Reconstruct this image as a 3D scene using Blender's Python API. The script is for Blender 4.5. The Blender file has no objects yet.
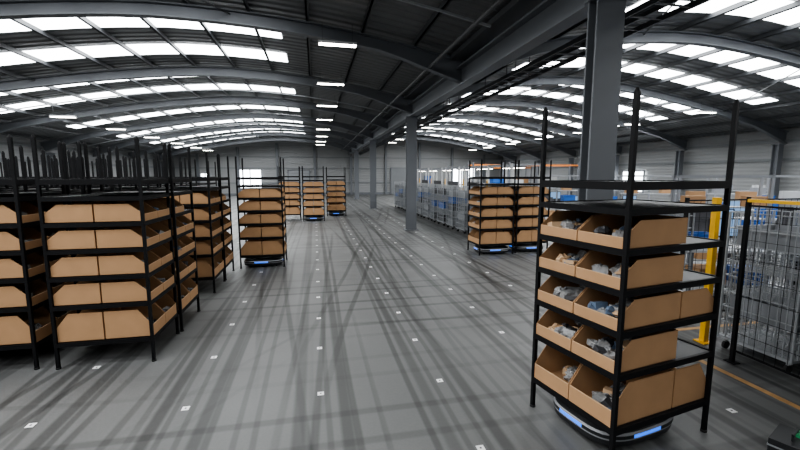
import bpy, math, random
from mathutils import Vector, Matrix
random.seed(7)
S = bpy.context.scene
try:
    S.view_settings.look = 'AgX - Medium High Contrast'
except Exception as e:
    print('look', e)

# ---------------------------------------------------------------- materials
def mat(name, col, rough=0.6, metal=0.0, var=0.12, scale=8.0, emis=None, estr=0.0, spec=0.5):
    m = bpy.data.materials.new(name); m.use_nodes = True
    nt = m.node_tree; b = nt.nodes['Principled BSDF']
    b.inputs['Roughness'].default_value = rough
    b.inputs['Metallic'].default_value = metal
    b.inputs['Specular IOR Level'].default_value = spec
    tc = nt.nodes.new('ShaderNodeTexCoord')
    n = nt.nodes.new('ShaderNodeTexNoise'); n.inputs['Scale'].default_value = scale; n.inputs['Detail'].default_value = 4
    nt.links.new(tc.outputs['Object'], n.inputs['Vector'])
    r = nt.nodes.new('ShaderNodeMapRange')
    r.inputs['To Min'].default_value = 1-var; r.inputs['To Max'].default_value = 1+var
    nt.links.new(n.outputs['Fac'], r.inputs['Value'])
    mx = nt.nodes.new('ShaderNodeVectorMath'); mx.operation = 'SCALE'
    mx.inputs[0].default_value = col[:3]
    nt.links.new(r.outputs['Result'], mx.inputs['Scale'])
    nt.links.new(mx.outputs['Vector'], b.inputs['Base Color'])
    if emis:
        b.inputs['Emission Color'].default_value = (*emis, 1)
        b.inputs['Emission Strength'].default_value = estr
    return m

M = {}
M['black'] = mat('black_steel', (0.006,0.006,0.007), 0.6, 0.0, spec=0.2)
M['shelf'] = mat('shelf_steel', (0.022,0.023,0.026), 0.5, 0.1, spec=0.3)
M['card'] = mat('cardboard', (0.43,0.258,0.14), 0.85, 0, 0.12, 5, spec=0.2)
M['card2'] = mat('cardboard_edge', (0.58,0.40,0.25), 0.85, 0, 0.08, 5, spec=0.2)
M['bag'] = mat('plastic_bag', (0.34,0.34,0.34), 0.25, 0, 0.5, 30)
M['dkitem'] = mat('dark_item', (0.05,0.05,0.055), 0.5, 0, 0.3, 20)
M['blitem'] = mat('blue_item', (0.13,0.18,0.26), 0.5, 0, 0.3, 20)
M['beam'] = mat('painted_steel_grey', (0.140,0.150,0.165), 0.5, 0.0, 0.08, 2)
M['purlin'] = mat('galvanised_purlin', (0.085,0.09,0.096), 0.5, 0.1, 0.1, 3)
M['rail'] = mat('wall_rail_steel', (0.19,0.20,0.21), 0.5, 0.1, 0.1, 3)
M['tray'] = mat('cable_tray_steel', (0.07,0.073,0.077), 0.45, 0.3)
M['sky'] = mat('skylight_panel', (0.9,0.95,1.0), 0.5, 0, 0.02, 2, (0.96,0.985,1.0), 11.0)
M['led'] = mat('led_lamp', (1,1,1), 0.5, 0, 0.01, 2, (1.0,0.96,0.86), 25.0)
M['win'] = mat('window_daylight', (1,1,1), 0.4, 0, 0.02, 2, (0.9,0.95,1.0), 9)
M['white'] = mat('white_paint', (0.48,0.49,0.50), 0.5)
M['lgrey'] = mat('light_grey_paint', (0.24,0.25,0.265), 0.5)
M['marker'] = mat('marker_white', (0.8,0.8,0.8), 0.5)
M['zinc'] = mat('zinc_wire', (0.34,0.355,0.37), 0.4, 0.25)
M['yellow'] = mat('safety_yellow', (0.85,0.47,0.02), 0.45)
M['fyellow'] = mat('floor_line_yellow', (0.48,0.28,0.12), 0.6, 0, 0.3, 12)
M['orange'] = mat('beam_orange', (0.65,0.22,0.05), 0.5)
M['blue'] = mat('tote_blue', (0.02,0.11,0.40), 0.45)
M['cyan'] = mat('robot_led_blue', (0.05,0.2,0.8), 0.4, 0, 0.02, 2, (0.02,0.18,1.0), 1.3)
M['rwhite'] = mat('robot_white_shell', (0.26,0.265,0.275), 0.4)
M['rdark'] = mat('robot_dark_shell', (0.015,0.016,0.018), 0.45)
M['rubber'] = mat('rubber', (0.02,0.02,0.02), 0.8)
M['screen'] = mat('monitor_screen', (0.02,0.03,0.05), 0.1, 0, 0.05, 5, (0.3,0.5,0.8), 0.8)
M['wood'] = mat('pallet_wood', (0.38,0.27,0.16), 0.8, 0, 0.25, 12)
M['green'] = mat('green_plastic', (0.05,0.35,0.15), 0.5)

def ribbed(name, col, axis, scale, strength, dist):
    m = mat(name, col, 0.55, 0, 0.08, 0.8)
    nt = m.node_tree; b = nt.nodes['Principled BSDF']
    tc = nt.nodes.new('ShaderNodeTexCoord')
    w = nt.nodes.new('ShaderNodeTexWave'); w.bands_direction=axis; w.inputs['Scale'].default_value=scale
    nt.links.new(tc.outputs['Object'], w.inputs['Vector'])
    bp = nt.nodes.new('ShaderNodeBump'); bp.inputs['Strength'].default_value=strength; bp.inputs['Distance'].default_value=dist
    nt.links.new(w.outputs['Fac'], bp.inputs['Height']); nt.links.new(bp.outputs['Normal'], b.inputs['Normal'])
    return m
M['wall'] = ribbed('wall_cladding', (0.265,0.272,0.275), 'Z', 1.6, 0.4, 0.03)
M['deck'] = ribbed('roof_deck', (0.155,0.16,0.165), 'Y', 1.0, 1.0, 0.05)

def floormat():
    m = bpy.data.materials.new('polished_concrete_with_tyre_tracks'); m.use_nodes=True
    nt=m.node_tree; N=nt.nodes; L=nt.links; b=N['Principled BSDF']
    tc=N.new('ShaderNodeTexCoord')
    def noise(scale, vec=None, detail=3):
        n=N.new('ShaderNodeTexNoise'); n.inputs['Scale'].default_value=scale; n.inputs['Detail'].default_value=detail
        L.new(vec if vec else tc.outputs['Object'], n.inputs['Vector']); return n.outputs['Fac']
    def mp(sx,sy,rot=0,loc=(0,0,0)):
        q=N.new('ShaderNodeMapping'); q.inputs['Scale'].default_value=(sx,sy,1); q.inputs['Rotation'].default_value=(0,0,rot); q.inputs['Location'].default_value=loc
        L.new(tc.outputs['Object'], q.inputs['Vector']); return q.outputs['Vector']
    def ma(op,a,b2=None,c=None,clamp=False):
        q=N.new('ShaderNodeMath'); q.operation=op; q.use_clamp=clamp
        for i,v in enumerate((a,b2,c)):
            if v is None: continue
            if isinstance(v,(int,float)): q.inputs[i].default_value=v
            else: L.new(v,q.inputs[i])
        return q.outputs[0]
    sep=N.new('ShaderNodeSeparateXYZ'); L.new(tc.outputs['Object'],sep.inputs[0])
    X,Y=sep.outputs[0],sep.outputs[1]
    def tracks(coord, along_vec, pitch, half, width, wob, seedscale, lo, hi):
        wn=noise(0.10,along_vec,1)
        c=ma('ADD',coord,ma('MULTIPLY',ma('SUBTRACT',wn,0.5),wob))
        f=ma('FRACT',ma('ADD',ma('DIVIDE',c,pitch),100.5))
        d=ma('MULTIPLY',ma('ABSOLUTE',ma('SUBTRACT',f,0.5)),pitch)
        e=ma('ABSOLUTE',ma('SUBTRACT',d,half))
        q=N.new('ShaderNodeMapRange'); q.interpolation_type='SMOOTHSTEP'
        q.inputs['From Min'].default_value=width*1.3; q.inputs['From Max'].default_value=width*0.5
        L.new(e,q.inputs['Value'])
        mk=noise(1.0,seedscale,2)
        q2=N.new('ShaderNodeMapRange'); q2.inputs['From Min'].default_value=lo; q2.inputs['From Max'].default_value=hi
        L.new(mk,q2.inputs['Value'])
        return ma('MULTIPLY',q.outputs[0],q2.outputs[0])
    def rotc(deg,loc,ax):
        s=N.new('ShaderNodeSeparateXYZ'); L.new(mp(1,1,math.radians(deg),loc),s.inputs[0]); return s.outputs[ax]
    terms=[
     (tracks(X,mp(1,1),1.26,0.21,0.06,0.12,mp(0.5,0.05),0.24,0.44),0.46),
     (tracks(X,mp(1,1,0,(9,3,0)),1.26,0.32,0.035,0.2,mp(1.1,0.05,0,(5,7,0)),0.40,0.52),0.38),
     (tracks(X,mp(1,1,0,(2,3,0)),0.63,0.08,0.03,0.5,mp(1.3,0.04,0,(1,9,0)),0.44,0.56),0.28),
     (tracks(rotc(3,(0.4,0,0),0),mp(1,1,0,(5,2,0)),1.7,0.16,0.04,0.4,mp(0.8,0.05,0,(1,4,0)),0.40,0.54),0.38),
     (tracks(rotc(-5,(0.1,0,0),0),mp(1,1,0,(7,2,0)),2.3,0.22,0.04,0.6,mp(0.7,0.06,0,(3,4,0)),0.44,0.56),0.36),
     (tracks(rotc(12,(1,2,0),0),mp(1,1,0,(1,2,0)),2.7,0.22,0.045,0.8,mp(0.6,0.07,0,(12,1,0)),0.46,0.58),0.38),
     (tracks(Y,mp(1,1,0,(3,9,0)),1.1,0.21,0.05,0.10,mp(0.05,0.5,0,(2,5,0)),0.40,0.58),0.32),
     (tracks(rotc(4,(0,.6,0),1),mp(1,1,0,(3,1,0)),2.2,0.2,0.04,0.4,mp(0.06,0.6,0,(8,5,0)),0.46,0.60),0.28),
     (tracks(rotc(38,(0,.6,0),0),mp(1,1,0,(3,1,0)),3.4,0.2,0.035,1.5,mp(0.2,0.2,0,(8,5,0)),0.52,0.62),0.24),
    ]
    val=ma('ADD',0.148,ma('MULTIPLY',ma('SUBTRACT',noise(0.5,None,5),0.5),0.05))
    val=ma('ADD',val,ma('MULTIPLY',ma('SUBTRACT',noise(40,None,3),0.5),0.025))
    for t,s in terms: val=ma('MULTIPLY',val,ma('SUBTRACT',1.0,ma('MULTIPLY',t,s)))
    cm=N.new('ShaderNodeCombineColor')
    L.new(ma('MULTIPLY',val,0.985),cm.inputs[0]); L.new(val,cm.inputs[1]); L.new(ma('MULTIPLY',val,0.985),cm.inputs[2])
    L.new(cm.outputs[0],b.inputs['Base Color'])
    L.new(ma('ADD',0.38,ma('MULTIPLY',noise(1.2,None,4),0.2)),b.inputs['Roughness'])
    b.inputs['Specular IOR Level'].default_value=0.32
    return m
M['floor']=floormat()

# ---------------------------------------------------------------- mesh builder
class MB:
    def __init__(s): s.v=[]; s.f=[]; s.m=[]; s.mats=[]
    def mi(s,k):
        if k not in s.mats: s.mats.append(k)
        return s.mats.index(k)
    def poly(s,pts,k):
        i=len(s.v); s.v+= [tuple(p) for p in pts]; s.f.append(list(range(i,i+len(pts)))); s.m.append(s.mi(k))
    def box(s,x0,x1,y0,y1,z0,z1,k,T=None):
        p=[(x0,y0,z0),(x1,y0,z0),(x1,y1,z0),(x0,y1,z0),(x0,y0,z1),(x1,y0,z1),(x1,y1,z1),(x0,y1,z1)]
        if T: p=[tuple(T@Vector(q)) for q in p]
        i=len(s.v); s.v+=p; mm=s.mi(k)
        for f in ((0,3,2,1),(4,5,6,7),(0,1,5,4),(1,2,6,5),(2,3,7,6),(3,0,4,7)):
            s.f.append([i+a for a in f]); s.m.append(mm)
    def bar(s,a,b,w,k):
        a=Vector(a); b=Vector(b); d=b-a; L=d.length
        T=Matrix.Translation(a)@d.to_track_quat('Z','Y').to_matrix().to_4x4()
        s.box(-w/2,w/2,-w/2,w/2,0,L,k,T)
    def cyl(s,c,r,h,k,n=20,axis='Z',r2=None):
        r2 = r if r2 is None else r2
        R={'Z':Matrix.Identity(4),'X':Matrix.Rotation(math.pi/2,4,'Y'),'Y':Matrix.Rotation(-math.pi/2,4,'X')}[axis]
        T=Matrix.Translation(Vector(c))@R
        i=len(s.v); mm=s.mi(k)
        for z,rr in ((0,r),(h,r2)):
            for j in range(n):
                a=2*math.pi*j/n; s.v.append(tuple(T@Vector((rr*math.cos(a),rr*math.sin(a),z))))
        for j in range(n):
            s.f.append([i+j,i+(j+1)%n,i+n+(j+1)%n,i+n+j]); s.m.append(mm)
        s.f.append([i+j for j in reversed(range(n))]); s.m.append(mm)
        s.f.append([i+n+j for j in range(n)]); s.m.append(mm)
    def prism(s,prof,y0,y1,k,T=None):
        n=len(prof); i=len(s.v); mm=s.mi(k)
        p=[(x,y0,z) for x,z in prof]+[(x,y1,z) for x,z in prof]
        if T: p=[tuple(T@Vector(q)) for q in p]
        s.v+=p
        for j in range(n):
            s.f.append([i+j,i+n+j,i+n+(j+1)%n,i+(j+1)%n]); s.m.append(mm)
        s.f.append([i+j for j in range(n)]); s.m.append(mm)
        s.f.append([i+n+j for j in reversed(range(n))]); s.m.append(mm)
    def ball(s,c,r,k,sc=(1,1,1),jit=0.25,nu=7,nv=5):
        i=len(s.v); mm=s.mi(k)
        for a in range(nv+1):
            th=math.pi*a/nv
            for b in range(nu):
                ph=2*math.pi*b/nu; q=r*(1+random.uniform(-jit,jit))
                s.v.append((c[0]+q*sc[0]*math.sin(th)*math.cos(ph),c[1]+q*sc[1]*math.sin(th)*math.sin(ph),c[2]+q*sc[2]*math.cos(th)))
        for a in range(nv):
            for b in range(nu):
                s.f.append([i+a*nu+b,i+(a+1)*nu+b,i+(a+1)*nu+(b+1)%nu,i+a*nu+(b+1)%nu]); s.m.append(mm)
    def mesh(s,name):
        me=bpy.data.meshes.new(name); me.from_pydata(s.v,[],s.f)
        for k in s.mats: me.materials.append(M[k])
        me.polygons.foreach_set('material_index',s.m)
        me.update(); return me
def put(name,me,loc=(0,0,0),rz=0):
    o=bpy.data.objects.new(name,me); S.collection.objects.link(o)
    o.location=loc; o.rotation_euler=(0,0,rz); return o

# ---------------------------------------------------------------- room shell
XL,XR,YB,YF = -15.0,22.6,-9.0,46.0
XV=3.8
def zr(x):   # rafter underside
    if x<=XV:
        if x>-3.4: return 5.66-0.85*(abs(x+3.4)/7.2)**2
        return 5.66-1.95*(abs(x+3.4)/11.6)**1.5
    if x<11: return 6.0-1.15*(abs(x-11)/7.2)**2
    return 6.0-2.0*(abs(x-11)/11.6)**1.5
RD=0.30; PD=0.13
def zd(x): return zr(x)+RD+PD+0.02

b=MB(); b.box(XL-0.2,XR+0.2,YB-0.2,YF+0.2,-0.2,0,'floor'); put('floor',b.mesh('floor'))
xs=[XL+(XV-XL)*i/28 for i in range(29)]+[XV+(XR-XV)*i/28 for i in range(1,29)]
b=MB()
for i in range(len(xs)-1):
    x0,x1=xs[i],xs[i+1]
    b.prism([(x0,zd(x0)),(x1,zd(x1)),(x1,zd(x1)+0.12),(x0,zd(x0)+0.12)],YB,YF,'deck')
put('ceiling',b.mesh('ceiling'))
def gable(name,y0,y1):
    b=MB()
    for i in range(len(xs)-1):
        x0,x1=xs[i],xs[i+1]
        b.prism([(x0,0),(x1,0),(x1,zd(x1)),(x0,zd(x0))],y0,y1,'wall')
    return put(name,b.mesh(name))
gable('wall_far',YF,YF+0.15); gable('wall_near',YB-0.15,YB)
b=MB(); b.box(XL-0.15,XL,YB,YF,0,zd(XL),'wall'); put('wall_left',b.mesh('wall_left'))
b=MB(); b.box(XR,XR+0.15,YB,YF,0,zd(XR),'wall'); put('wall_right',b.mesh('wall_right'))
b=MB()
for z in (1.3,2.9,4.1):
    b.box(XL+0.02,XR-0.02,YF-0.1,YF-0.02,z,z+0.12,'rail')
for x in range(-12,22,4):
    b.box(x-0.12,x+0.12,YF-0.3,YF-0.12,0,zr(x),'beam')
put('trim_1',b.mesh('trim_far'))
b=MB()
for z in (1.3,2.9,3.7):
    b.box(XL+0.02,XL+0.1,YB+0.1,YF-0.4,z,z+0.12,'rail')
put('trim_2',b.mesh('trim_left'))
b=MB()
for z in (1.3,2.9,3.8):
    b.box(XR-0.1,XR-0.02,YB+0.1,YF-0.4,z,z+0.12,'rail')
put('trim_3',b.mesh('trim_right'))
b=MB(); b.box(XL+0.3,XR-0.3,YF-0.04,YF-0.01,0,0.25,'beam'); put('baseboard_far',b.mesh('bbf'))
def win(n,x0,x1,z0,z1,side='far'):
    b=MB()
    if side=='far':
        y=YF-0.12
        b.box(x0,x1,y,y+0.03,z0,z1,'win')
        for xx in (x0,(x0+x1)/2,x1): b.box(xx-0.05,xx+0.05,y-0.04,y+0.04,z0-0.05,z1+0.05,'lgrey')
        for zz in (z0,z1): b.box(x0,x1,y-0.04,y+0.04,zz-0.05,zz+0.05,'lgrey')
    else:
        x=XR-0.15; 
        b.box(x,x+0.03,x0,x1,z0,z1,'win')
        for yy in (x0,(x0+x1)/2,x1): b.box(x-0.04,x+0.04,yy-0.05,yy+0.05,z0-0.05,z1+0.05,'lgrey')
        for zz in (z0,z1): b.box(x-0.04,x+0.04,x0,x1,zz-0.05,zz+0.05,'lgrey')
    put('window_%d'%n,b.mesh('window'))
win(1,-8.0,-5.7,0.8,2.8); win(2,15.9,18.9,0.7,3.1); win(3,-11.8,-10.9,1.7,2.4)
win(4,24,26,1.0,2.5,'r')
def door(n,x0,x1,z1,k):
    b=MB(); y=YF-0.14
    b.box(x0,x1,y,y+0.04,0,z1,k)
    for xx in (x0,x1): b.box(xx-0.06,xx+0.06,y-0.03,y+0.05,0,z1+0.06,'beam')
    b.box(x0,x1,y-0.03,y+0.05,z1,z1+0.08,'beam')
    for i in range(1,8): b.box(x0,x1,y-0.012,y,z1*i/8,z1*i/8+0.03,'rail')
    put('door_%d'%n,b.mesh('door'))
door(1,-2.9,-0.6,2.7,'lgrey'); door(2,8.6,11.2,3.0,'rail'); door(3,12.6,13.6,2.1,'blue')

frames=[-5.98,-0.58,4.82,10.22,15.62,21.02,26.42,31.82,37.22,42.62]
def sweep(b,xa,xb,n,lo,hi,y0,y1,k):
    for i in range(n):
        x0=xa+(xb-xa)*i/n; x1=xa+(xb-xa)*(i+1)/n
        b.prism([(x0,lo(x0)),(x1,lo(x1)),(x1,hi(x1)),(x0,hi(x0))],y0,y1,k)
def haunch(x):
    d=min(abs(x-XV),abs(x-XR),abs(x-XL))
    return max(0,1-d/2.0)*0.28
for j,y in enumerate(frames):
    b=MB()
    for xa,xb in ((XL+0.02,XV),(XV,XR-0.02)):
        sweep(b,xa,xb,26,lambda x:zr(x)-haunch(x),lambda x:zr(x)-haunch(x)+0.03,y-0.10,y+0.10,'beam')
        sweep(b,xa,xb,26,lambda x:zr(x)-haunch(x)+0.03,lambda x:zr(x)+RD-0.03,y-0.012,y+0.012,'beam')
        sweep(b,xa,xb,26,lambda x:zr(x)+RD-0.03,lambda x:zr(x)+RD,y-0.10,y+0.10,'beam')
    put('roof_rafter' if j==0 else 'roof_rafter.%03d'%j,b.mesh('roof_rafter'))
def column(name,x,y,h,fx=0.22,fy=0.24):
    b=MB()
    b.box(-fx,fx,-fy,-fy+0.03,0.02,h,'beam'); b.box(-fx,fx,fy-0.03,fy,0.02,h,'beam'); b.box(-0.015,0.015,-fy+0.03,fy-0.03,0.02,h,'beam')
    b.box(-fx-0.08,fx+0.08,-fy-0.08,fy+0.08,0,0.025,'beam')
    b.box(-fx-0.04,fx+0.04,-fy-0.04,fy+0.04,h-0.03,h,'beam')
    for sx in (-1,1):
        for sy in (-1,1): b.cyl((sx*(fx+0.04),sy*(fy+0.04),0.025),0.02,0.03,'zinc',8)
    return put(name,b.mesh('column'),(x,y,0))
for y in (-5.98,4.82,15.62,26.42,37.22): column('steel_column',XV-0.05,y,4.46,0.20,0.10)
for y in frames:
    column('wall_stanchion',XL+0.45,y,3.45,0.15,0.15); column('wall_stanchion',XR-0.45,y,3.7,0.15,0.15)
b=MB()
z0=4.52
b.box(XV-0.14,XV+0.14,YB,YF,z0-0.04,z0,'beam'); b.box(XV-0.02,XV+0.02,YB,YF,z0,z0+0.4,'beam'); b.box(XV-0.16,XV+0.16,YB,YF,z0+0.4,z0+0.44,'beam')
put('valley_beam',b.mesh('valley_beam'))
b=MB(); b.box(XV-0.35,XV+0.35,YB,YF,zr(XV)+RD+0.02,zr(XV)+RD+0.13,'purlin'); put('valley_gutter',b.mesh('valley_gutter'))
b=MB()
x=XL+0.6
while x<XR-0.3:
    if abs(x-XV)>0.4:
        z=zr(x)+RD
        b.box(x-0.02,x+0.02,YB,YF,z,z+PD,'purlin'); b.box(x-0.02,x+0.06,YB,YF,z,z+0.012,'purlin')
    x+=1.3
put('roof_purlins',b.mesh('roof_purlins'))
b=MB()
for y0,y1 in zip(frames[:-1],frames[1:]):
    for xa in (-12,-5,6,15.5):
        if random.random()<0.6:
            b.bar((xa,y0,zr(xa)+0.22),(xa+3.2,y1,zr(xa+3.2)+0.22),0.03,'tray')
put('roof_bracing',b.mesh('roof_bracing'))
def skylight(xa,xb,y,w):
    b=MB(); n=12
    for i in range(n):
        x0=xa+(xb-xa)*i/n; x1=xa+(xb-xa)*(i+1)/n
        b.poly([(x0,y-w/2,zd(x0)-0.015),(x0,y+w/2,zd(x0)-0.015),(x1,y+w/2,zd(x1)-0.015),(x1,y-w/2,zd(x1)-0.015)],'sky')
    put('skylight',b.mesh('skylight'))
for y0 in frames[:-1]:
    for dy in (1.45,3.85):
        skylight(-12.6,-0.8,y0+dy,1.0)
        skylight(7.4,19.0,y0+dy,1.0)
b=MB()
b.box(-0.45,0.45,-0.09,0.09,0,0.06,'white'); b.box(-0.43,0.43,-0.075,0.075,-0.015,0,'led')
b.bar((-0.35,0,0.06),(-0.35,0,0.48),0.008,'tray'); b.bar((0.35,0,0.06),(0.35,0,0.48),0.008,'tray')
led=b.mesh('led_fixture')
for y in (1.5,5.6,10.0,14.2,18.6,23.2,28,33,38,42):
    put('hanging_led_light',led,(0.6,y,zr(0.6)-0.14))
    for x in (-10.3,8.2,17.5):
        put('hanging_led_light',led,(x,y+1.2,zr(x)-0.14))
b=MB()
for x,z,w in ((4.75,4.45,0.3),(5.5,4.75,0.2)):
    for sx in (-w,w): b.box(x+sx-0.015,x+sx+0.015,YB+0.2,YF-0.5,z,z+0.08,'tray')
    y=YB+0.3
    while y<YF-1: b.box(x-w,x+w,y,y+0.03,z+0.005,z+0.025,'tray'); y+=0.45
for y in frames:
    for x in (4.45,5.05): b.box(x-0.008,x+0.008,y-0.01,y+0.01,4.53,zr(x)+0.02,'tray')
    for x in (5.3,5.7): b.box(x-0.008,x+0.008,y-0.01,y+0.01,4.83,zr(x)+0.02,'tray')
put('cable_tray',b.mesh('cable_tray'))
b=MB()
for x,dz in ((6.4,0.12),(2.9,0.1)):
    b.cyl((x,YB+0.3,zr(x)-dz),0.04,YF-YB-0.9,'tray',8,'Y')
for y in (7.4,18.2,29.0):
    for i in range(20):
        x0=XL+0.3+(XV-XL-0.8)*i/20; x1=XL+0.3+(XV-XL-0.8)*(i+1)/20
        b.bar((x0,y,zr(x0)+0.05),(x1,y,zr(x1)+0.05),0.04,'zinc')
put('sprinkler_pipes',b.mesh('sprinkler_pipes'))

b=MB()
for i in range(-9,4):
    for j in range(-3,26):
        x=1.26*i; y=3.9+1.1*j
        b.box(x-0.032,x+0.032,y-0.032,y+0.032,0.0,0.003,'marker'); b.box(x-0.008,x+0.008,y-0.008,y+0.008,0.003,0.004,'dkitem')
put('floor_navigation_markers',b.mesh('floor_navigation_markers'))
b=MB(); b.box(4.42,4.49,-6,4.6,0,0.003,'fyellow'); b.box(4.49,9,4.53,4.6,0,0.003,'fyellow'); put('floor_safety_line',b.mesh('floor_safety_line'))

# ---------------------------------------------------------------- shelving racks
SH=[0.30,0.73,1.06,1.37,1.67,1.96,2.15]
def bin_(b,x0,sgn,y0,y1,z,h,d,fill=True):
    t=0.006
    ch=min(0.30*d,0.16)
    prof=[(0,0),(d,0),(d,h),(ch,h),(0,h*0.42)]
    P=[(x0+sgn*px,z+pz) for px,pz in prof]
    if sgn<0: P=P[::-1]
    b.prism(P,y0,y0+t,'card'); b.prism(P,y1-t,y1,'card')
    xa,xb=sorted((x0,x0+sgn*d))
    b.box(xa,xb,y0,y1,z,z+t,'card')
    xf0,xf1=sorted((x0,x0+sgn*t)); b.box(xf0,xf1,y0+t,y1-t,z+t,z+h*0.40,'card'); 
    xk0,xk1=sorted((x0+sgn*(d-t),x0+sgn*d)); b.box(xk0,xk1,y0+t,y1-t,z+t,z+h,'card')
    b.box(xf0,xf1,y0+t,y1-t,z+h*0.40,z+h*0.42,'card2')
    if fill:
        for _ in range(random.choice(fill)):
            cx=x0+sgn*random.uniform(0.08,d-0.12); cy=random.uniform(y0+0.08,y1-0.08)
            k=random.choice(['bag','bag','dkitem','card2','bag','dkitem','bag','blitem'])
            if random.random()<0.6: b.ball((cx,cy,z+random.uniform(0.05,0.09)),0.052,k,(1.3,0.9,0.75),0.45,9,6)
            else:
                T=Matrix.Translation((cx,cy,z+random.uniform(0.03,0.07)))@Matrix.Rotation(random.uniform(0,3),4,'Z')@Matrix.Rotation(random.uniform(0,0.6),4,'X')
                b.box(-0.055,0.055,-0.035,0.035,0,random.uniform(0.02,0.07),k,T)
def rack(name,W,D,H,pat,fill=(3,6,9),df=None):
    b=MB(); w=0.032
    for sx in (-1,1):
        for sy in (-1,1):
            x=sx*(W/2-w/2); y=sy*(D/2-w/2)
            b.box(x-w/2,x+w/2,y-w/2,y+w/2,0.015,H,'black'); b.cyl((x,y,0),0.026,0.02,'rubber',8)
            b.cyl((x,y,H),0.020,0.03,'black',8,'Z',0.008)
    for i,z in enumerate(SH):
        e=0.045 if i<6 else 0.055
        b.box(-W/2+0.005,W/2-0.005,-D/2+0.005,D/2-0.005,z-0.012,z-0.004,'shelf')
        for sx in (-1,1): 
            x=sx*(W/2-0.012); b.box(x-0.012,x+0.012,-D/2+w,D/2-w,z-e,z+0.004,'black')
        for sy in (-1,1):
            y=sy*(D/2-0.012); b.box(-W/2+w,W/2-w,y-0.012,y+0.012,z-e,z+0.004,'black')
        if i>0: b.box(-0.01,0.01,-D/2+w,D/2-w,z-0.035,z-0.012,'black')
    df = df or W/2-0.02
    for i,p in enumerate(pat):
        z=SH[i]+0.006; h=(SH[i+1]-SH[i])-0.09 if i else 0.33
        for q,f in enumerate(p):
            if f=='0': continue
            sgn=1 if q<2 else -1
            d=df if q<2 else W-df-0.03
            y0,y1=((-D/2+0.03,-0.005) if q%2==0 else (0.005,D/2-0.03))
            bin_(b,-sgn*(W/2-0.006),sgn,y0,y1,z,h,d,fill)
    return b.mesh(name)
near_r=rack('rack_near',1.14,0.9,2.76,['1111','1100','1111','1100','1100'],(10,16,22,28),0.68)
rA=rack('rack_full',1.02,0.88,2.6,['1111','1111','1111','1111','1111'])
rB=rack('rack_mixed',1.02,0.88,2.6,['1111','1111','0111','1111','1110'])
rC=rack('rack_mixed2',1.02,0.88,2.6,['1011','1111','1111','0101','1100'])
nr=0
def R(me,x,y,rz=0): 
    global nr
    o=put('shelving_rack' if nr==0 else 'shelving_rack.%03d'%nr,me,(x,y,0),rz); nr+=1; return o
R(near_r,2.61,2.93,math.radians(10.5))
R(rA,-2.43,5.47); R(rB,-2.40,6.40); R(rA,-3.66,5.52); R(rA,-3.66,6.46)
R(rA,-2.40,8.30); R(rA,-1.28,10.3); R(rB,-2.40,9.25)
for cx in (-4.85,-5.95,-7.05):
    for i in range(9):
        if random.random()<0.75: R(random.choice([rA,rB,rC]),cx,5.0+i*1.05)
for cx in (-3.6,):
    for y in (7.5,8.5,9.5,11.2,13.4): R(rB,cx,y)
for cx in (-8.3,-9.4,-10.6,-11.7):
    for i in range(9): 
        if random.random()<0.6: R(random.choice([rA,rB,rC]),cx,6.5+i*1.1)
for p in ((-0.1,20.0),(1.1,22.3),(-1.25,20.6)): R(rA,*p)
R(rA,4.88,10.6); R(rA,6.05,10.75)

def robot():
    b=MB(); n=60
    def outline(a,bb,e=3.4):
        o=[]
        for i in range(n):
            t=2*math.pi*i/n; c,s_=math.cos(t),math.sin(t)
            o.append((a*math.copysign(abs(c)**(2/e),c), bb*math.copysign(abs(s_)**(2/e),s_)))
        return o
    levels=[(0.03,0.40,0.31,'rdark'),(0.055,0.45,0.36,'rdark'),(0.104,0.46,0.37,'rwhite'),(0.118,0.462,0.372,'cyan'),(0.148,0.462,0.372,'rwhite'),(0.165,0.45,0.36,'rdark'),(0.195,0.41,0.32,'rdark')]
    rings=[]
    for z,a,c,k in levels:
        i=len(b.v); b.v+=[(x,y,z) for x,y in outline(a,c)]; rings.append(i)
    for r in range(len(rings)-1):
        k=levels[r][3]
        for j in range(n):
            kk=k
            if k=='cyan' and not ((j+2)%15<3): kk='rdark'
            b.f.append([rings[r]+j,rings[r]+(j+1)%n,rings[r+1]+(j+1)%n,rings[r+1]+j]); b.m.append(b.mi(kk))
    b.f.append([rings[-1]+j for j in range(n)]); b.m.append(b.mi('rdark'))
    b.f.append([rings[0]+j for j in reversed(range(n))]); b.m.append(b.mi('rdark'))
    b.cyl((0,0,0.195),0.2,0.035,'zinc',24); b.cyl((0,0,0.23),0.17,0.012,'rubber',24)
    for sy in (-1,1): b.cyl((0,sy*0.25-0.02,0.075),0.075,0.04,'rubber',16,'Y')
    for sx in (-1,1):
        for sy in (-1,1): b.cyl((sx*0.3,sy*0.2-0.012,0.03),0.03,0.024,'rubber',12,'Y')
    return b.mesh('robot')
rob=robot()
for k,(x,y,rz) in enumerate(((2.55,2.90,math.radians(10.5)),(-1.28,10.22,0),(4.88,10.52,0),(6.05,10.65,0),(1.1,22.3,0),(-0.1,20,0))):
    put('warehouse_robot' if k==0 else 'warehouse_robot.%03d'%k,rob,(x,y,0),rz)

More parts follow.
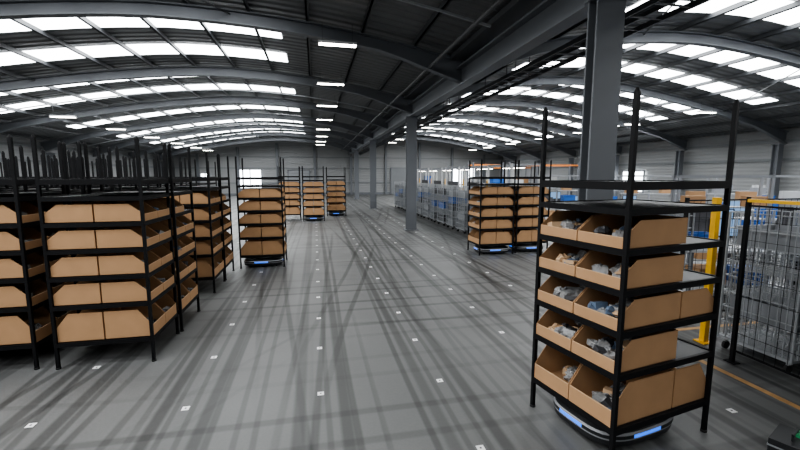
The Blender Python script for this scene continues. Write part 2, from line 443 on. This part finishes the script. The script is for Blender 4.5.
# ---------------------------------------------------------------- right hand zone
def fence(L,H,cell=0.06,rail='yellow'):
    b=MB()
    n=max(1,round(L/1.1))
    for i in range(n+1):
        x=L*i/n; b.box(x-0.02,x+0.02,-0.02,0.02,0.012,H,'black'); b.box(x-0.06,x+0.06,-0.05,0.05,0,0.012,'black')
    for z in (0.15,H-0.04): b.box(0,L,-0.01,0.01,z-0.01,z+0.01,'black')
    if rail: b.box(0,L,-0.02,0.02,H,H+0.035,rail)
    x=cell
    while x<L: b.box(x-0.002,x+0.002,-0.002,0.002,0.15,H-0.04,'black'); x+=cell
    z=0.15
    while z<H-0.05: b.box(0,L,-0.002,0.002,z-0.002,z+0.002,'black'); z+=cell*2
    return b.mesh('fence')
f1=fence(4.4,1.90,0.11); put('mesh_fence',f1,(4.78,-0.8,0),math.pi/2)
f2=fence(3.3,1.88,0.12,None); put('mesh_fence.001',f2,(5.2,4.75,0),0)
b=MB(); b.box(-0.035,0.035,-0.035,0.035,0.012,1.92,'yellow'); b.box(-0.08,0.08,-0.08,0.08,0,0.012,'yellow')
put('safety_post',b.mesh('post'),(5.0,4.15,0))
def cage(fillk,H=1.75):
    b=MB(); W,D=0.72,0.8
    for sx in (-1,1):
        for sy in (-1,1):
            b.cyl((sx*W/2,sy*D/2,0.14),0.015,H-0.14,'zinc',8)
            b.cyl((sx*(W/2-0.06),sy*(D/2-0.06)-0.015,0.05),0.05,0.03,'rubber',12,'Y')
            b.bar((sx*(W/2-0.06),sy*(D/2-0.06),0.09),(sx*(W/2-0.06),sy*(D/2-0.06),0.15),0.03,'zinc')
    b.box(-W/2,W/2,-D/2,D/2,0.14,0.17,'zinc')
    for sx in (-1,1):
        for i in range(10):
            y=-D/2+D*i/9; b.box(sx*W/2-0.005,sx*W/2+0.005,y-0.005,y+0.005,0.17,H,'zinc')
        for i in range(9):
            z=0.17+(H-0.17)*i/8; b.box(sx*W/2-0.006,sx*W/2+0.006,-D/2,D/2,z-0.006,z+0.006,'zinc')
    for sy in (-1,1):
        for i in range(9):
            x=-W/2+W*i/8; b.box(x-0.005,x+0.005,sy*D/2-0.005,sy*D/2+0.005,0.17,H,'zinc')
        for i in range(9):
            z=0.17+(H-0.17)*i/8; b.box(-W/2,W/2,sy*D/2-0.006,sy*D/2+0.006,z-0.006,z+0.006,'zinc')
    z=0.18
    for i in range(5):
        h=0.24
        if z+h>H-0.1: break
        k=fillk[i%len(fillk)]
        if k=='wire':
            for q in range(12):
                xx=-0.3+0.6*q/11; b.box(xx-0.004,xx+0.004,-0.34,0.34,z,z+0.008,'zinc')
                for sy in (-1,1): b.box(xx-0.003,xx+0.003,sy*0.34-0.003,sy*0.34+0.003,z,z+h,'zinc')
            for q in range(12):
                yy=-0.34+0.68*q/11
                for sx in (-1,1): b.box(sx*0.3-0.003,sx*0.3+0.003,yy-0.003,yy+0.003,z,z+h,'zinc')
            for zz in (z+0.08,z+0.16,z+h):
                for sx in (-1,1): b.box(sx*0.3-0.004,sx*0.3+0.004,-0.34,0.34,zz-0.004,zz+0.004,'zinc')
                for sy in (-1,1): b.box(-0.3,0.3,sy*0.34-0.004,sy*0.34+0.004,zz-0.004,zz+0.004,'zinc')
        elif k: 
            b.box(-0.3,0.3,-0.34,0.34,z,z+0.02,k)
            b.box(-0.3,-0.29,-0.34,0.34,z,z+h,k); b.box(0.29,0.3,-0.34,0.34,z,z+h,k)
            b.box(-0.3,0.3,-0.34,-0.33,z,z+h,k); b.box(-0.3,0.3,0.33,0.34,z,z+h,k)
            b.box(-0.32,0.32,-0.36,-0.34,z+h-0.02,z+h,k); b.box(-0.32,0.32,0.34,0.36,z+h-0.02,z+h,k)
        z+=h+0.05
    return b.mesh('roll_cage')
c1=cage(['wire','lgrey','wire','wire','lgrey']); c2=cage(['wire','lgrey','wire','blue','blue']); c3=cage(['lgrey','wire','dkitem','blue']); c4=cage(['wire','blue','wire','blue','blue'])
c5=cage(['dkitem','wire','blue','wire','dkitem'])
n=0
for i,(x,y) in enumerate(((5.4,3.6),(5.4,2.6),(5.4,1.6),(6.3,3.5),(6.3,2.5),(7.2,3.7),(7.2,2.7),(8.1,3.4),(8.1,2.3),(9.2,3.2),(10.1,3.2),(10.1,2.0),(9.1,2.0),(11,2.6),
        (5.6,5.7),(9.3,5.5))+tuple((5.75,13.2+k*1.25) for k in range(12))+tuple((9.3,18+k*1.8) for k in range(4))):
    me=(c1,c2,c1,c2,c4,c4)[i%6] if i<16 else (c5,c1,c3,c5)[i%4]
    put('wire_roll_cage' if n==0 else 'wire_roll_cage.%03d'%n,me,(x,y,0),random.uniform(-0.08,0.08)); n+=1
def gantry():
    b=MB(); L,D,H=1.9,1.1,2.6
    for sx in (-1,1):
        for sy in (-1,1): b.box(sx*L/2-0.035,sx*L/2+0.035,sy*D/2-0.035,sy*D/2+0.035,0,H,'white')
    for z in (0.85,H-0.035):
        for sy in (-1,1): b.box(-L/2,L/2,sy*D/2-0.025,sy*D/2+0.025,z-0.025,z+0.025,'lgrey')
        for sx in (-1,1): b.box(sx*L/2-0.025,sx*L/2+0.025,-D/2,D/2,z-0.025,z+0.025,'lgrey')
    b.box(-L/2,L/2,-D/2,D/2,0.87,0.9,'lgrey'); b.box(-L/2+0.05,L/2-0.05,D/2-0.04,D/2-0.02,0.05,0.8,'dkitem')
    b.box(-0.7,0.7,D/2-0.06,D/2-0.03,1.1,1.9,'dkitem')
    b.box(-0.5,-0.1,-0.2,-0.17,1.1,1.4,'rdark'); b.box(-0.48,-0.12,-0.205,-0.2,1.12,1.38,'screen'); b.box(-0.32,-0.28,-0.18,-0.15,0.9,1.1,'rdark')
    for x0,k in ((0.1,'blue'),(0.5,'card')): 
        b.box(x0,x0+0.34,-0.3,0.2,0.9,0.92,k)
        for a in ((x0,x0+0.34,-0.3,-0.285),(x0,x0+0.34,0.185,0.2),(x0,x0+0.015,-0.3,0.2),(x0+0.325,x0+0.34,-0.3,0.2)): b.box(*a,0.92,1.12,k)
    b.box(L/2-0.03,L/2+0.04,D/2+0.036,D/2+0.06,1.0,2.0,'yellow')
    b.box(-0.8,0.8,-0.05,0.05,H-0.14,H-0.08,'lgrey'); b.box(-0.78,0.78,-0.03,0.03,H-0.15,H-0.14,'led')
    return b.mesh('picking_station')
g=gantry()
for k in range(6): put('picking_station' if k==0 else 'picking_station.%03d'%k,g,(7.2,13.8+k*2.6,0),math.pi/2)
def station():
    b=MB()
    for sx in (-1,1):
        for sy in (-1,1): b.box(sx*0.85-0.025,sx*0.85+0.025,sy*0.35-0.025,sy*0.35+0.025,0,0.88,'beam')
        b.box(sx*0.85-0.025,sx*0.85+0.025,0.33,0.38,0.9,2.2,'lgrey')
    b.box(-0.9,0.9,-0.4,0.4,0.88,0.92,'white'); b.box(-0.85,0.85,-0.3,0.35,0.25,0.28,'zinc')
    b.box(-0.85,0.85,0.2,0.38,1.6,1.63,'zinc'); b.box(-0.87,0.87,0.33,0.38,2.15,2.2,'lgrey')
    b.box(-0.27,0.27,0.18,0.21,1.08,1.42,'rdark'); b.box(-0.25,0.25,0.175,0.18,1.1,1.4,'screen'); b.box(-0.03,0.03,0.2,0.23,0.92,1.1,'rdark'); b.box(-0.12,0.12,0.12,0.28,0.92,0.935,'rdark')
    for x0,k,lv in ((-0.8,random.choice(['blue','blue','dkitem']),random.choice([1,2])),(0.38,'blue',random.choice([1,2]))):
        for q in range(lv):
            zb=0.92+q*0.27
            b.box(x0,x0+0.42,-0.2,0.12,zb,zb+0.02,k)
            for (a0,a1,c0,c1_) in ((x0,x0+0.42,-0.2,-0.185),(x0,x0+0.42,0.105,0.12),(x0,x0+0.015,-0.2,0.12),(x0+0.405,x0+0.42,-0.2,0.12)): b.box(a0,a1,c0,c1_,zb+0.02,zb+0.26,k)
            b.box(x0-0.015,x0+0.435,-0.215,-0.2,zb+0.23,zb+0.26,k)
    for x0 in (-0.7,0.35): b.box(x0,x0+0.35,0.21,0.37,1.63,1.82,random.choice(['card','lgrey','white']))
    for x0 in (-0.6,0.1): b.box(x0,x0+0.45,-0.2,0.25,0.28,0.55,random.choice(['card','blue','dkitem']))
    return b.mesh('workstation')
n=0
for x,y,r in ((7.25,5.7,-0.3),(9.2,7.4,-0.4),(11.5,7.0,-0.5),(13.6,6.4,-0.6),(11.3,4.6,-0.7),(10.3,10.6,-0.3),(12.8,9.8,-0.4),(9.9,13.4,-0.2),(11.9,13.2,-0.2),(14.8,8.4,-0.7),(11.2,17,0),(13.5,17,0),(15.8,12,-0.4)):
    put('packing_workstation' if n==0 else 'packing_workstation.%03d'%n,station(),(x,y,0),r); n+=1
def prack(L=8.1,H=3.1):
    b=MB(); D=1.0; nb=3
    for i in range(nb+1):
        x=L*i/nb
        for y in (0,D): b.box(x-0.045,x+0.045,y-0.04,y+0.04,0,H,'beam')
        for q in range(3): 
            za=0.2+q*0.75; b.bar((x,0,za),(x,D,za+0.6),0.03,'beam') if q%2==0 else b.bar((x,D,za),(x,0,za+0.6),0.03,'beam')
    for z in (1.35,2.95):
        for y in (-0.02,D+0.02): b.box(0.05,L-0.05,y-0.025,y+0.025,z-0.10,z,'orange' if z>2 else 'lgrey')
    for lev in (0,1.35):
        for i in range(nb*2):
            x=0.15+i*L/(nb*2); 
            if random.random()<0.3: continue
            for q in (0,0.45,0.9): b.box(x+q,x+q+0.1,0.02,D-0.02,lev+0.0,lev+0.09,'wood')
            for q in range(5): b.box(x,x+1.0,0.02+q*0.2,0.14+q*0.2,lev+0.09,lev+0.11,'wood')
            h=random.uniform(0.4,0.8); k=random.choice(['lgrey','lgrey','white','bag','dkitem','blue','card'])
            hh=h/3
            for a in range(3):
                for c in range(2):
                    for d in range(2):
                        b.box(x+0.02+c*0.49,x+0.48+c*0.49,0.05+d*0.46,0.49+d*0.46,lev+0.115+a*hh,lev+0.11+(a+1)*hh,k)
    return b.mesh('pallet_racking')
n=0
for x,y in ((10.6,26),(12.6,36)):
    put('pallet_racking' if n==0 else 'pallet_racking.%03d'%n,prack(),(x,y,0),0); n+=1
b=MB(); b.box(-0.16,0.16,-0.12,0.12,0.015,0.16,'rdark'); b.box(-0.165,0.165,-0.125,0.125,0.10,0.112,'zinc')
for sx in (-1,1):
    for sy in (-1,1): b.cyl((sx*0.13,sy*0.09,0),0.015,0.016,'rubber',8)
b.bar((-0.07,0,0.155),(-0.07,0,0.21),0.014,'rdark'); b.bar((0.07,0,0.155),(0.07,0,0.21),0.014,'rdark'); b.bar((-0.077,0,0.21),(0.077,0,0.21),0.016,'rdark')
b.box(0.02,0.12,-0.08,0.0,0.16,0.18,'green')
put('equipment_case',b.mesh('case'),(3.62,2.2,0),0.4)

w=bpy.data.worlds.new('w'); S.world=w; w.use_nodes=True
w.node_tree.nodes['Background'].inputs[0].default_value=(0.6,0.7,0.8,1); w.node_tree.nodes['Background'].inputs[1].default_value=0.5
cam=bpy.data.cameras.new('cam'); cam.sensor_width=36; cam.lens=18; cam.clip_end=200
co=bpy.data.objects.new('camera',cam); S.collection.objects.link(co)
co.location=(0,0,2.2); co.rotation_euler=(math.radians(82.9),0,math.radians(-11.9)); S.camera=co
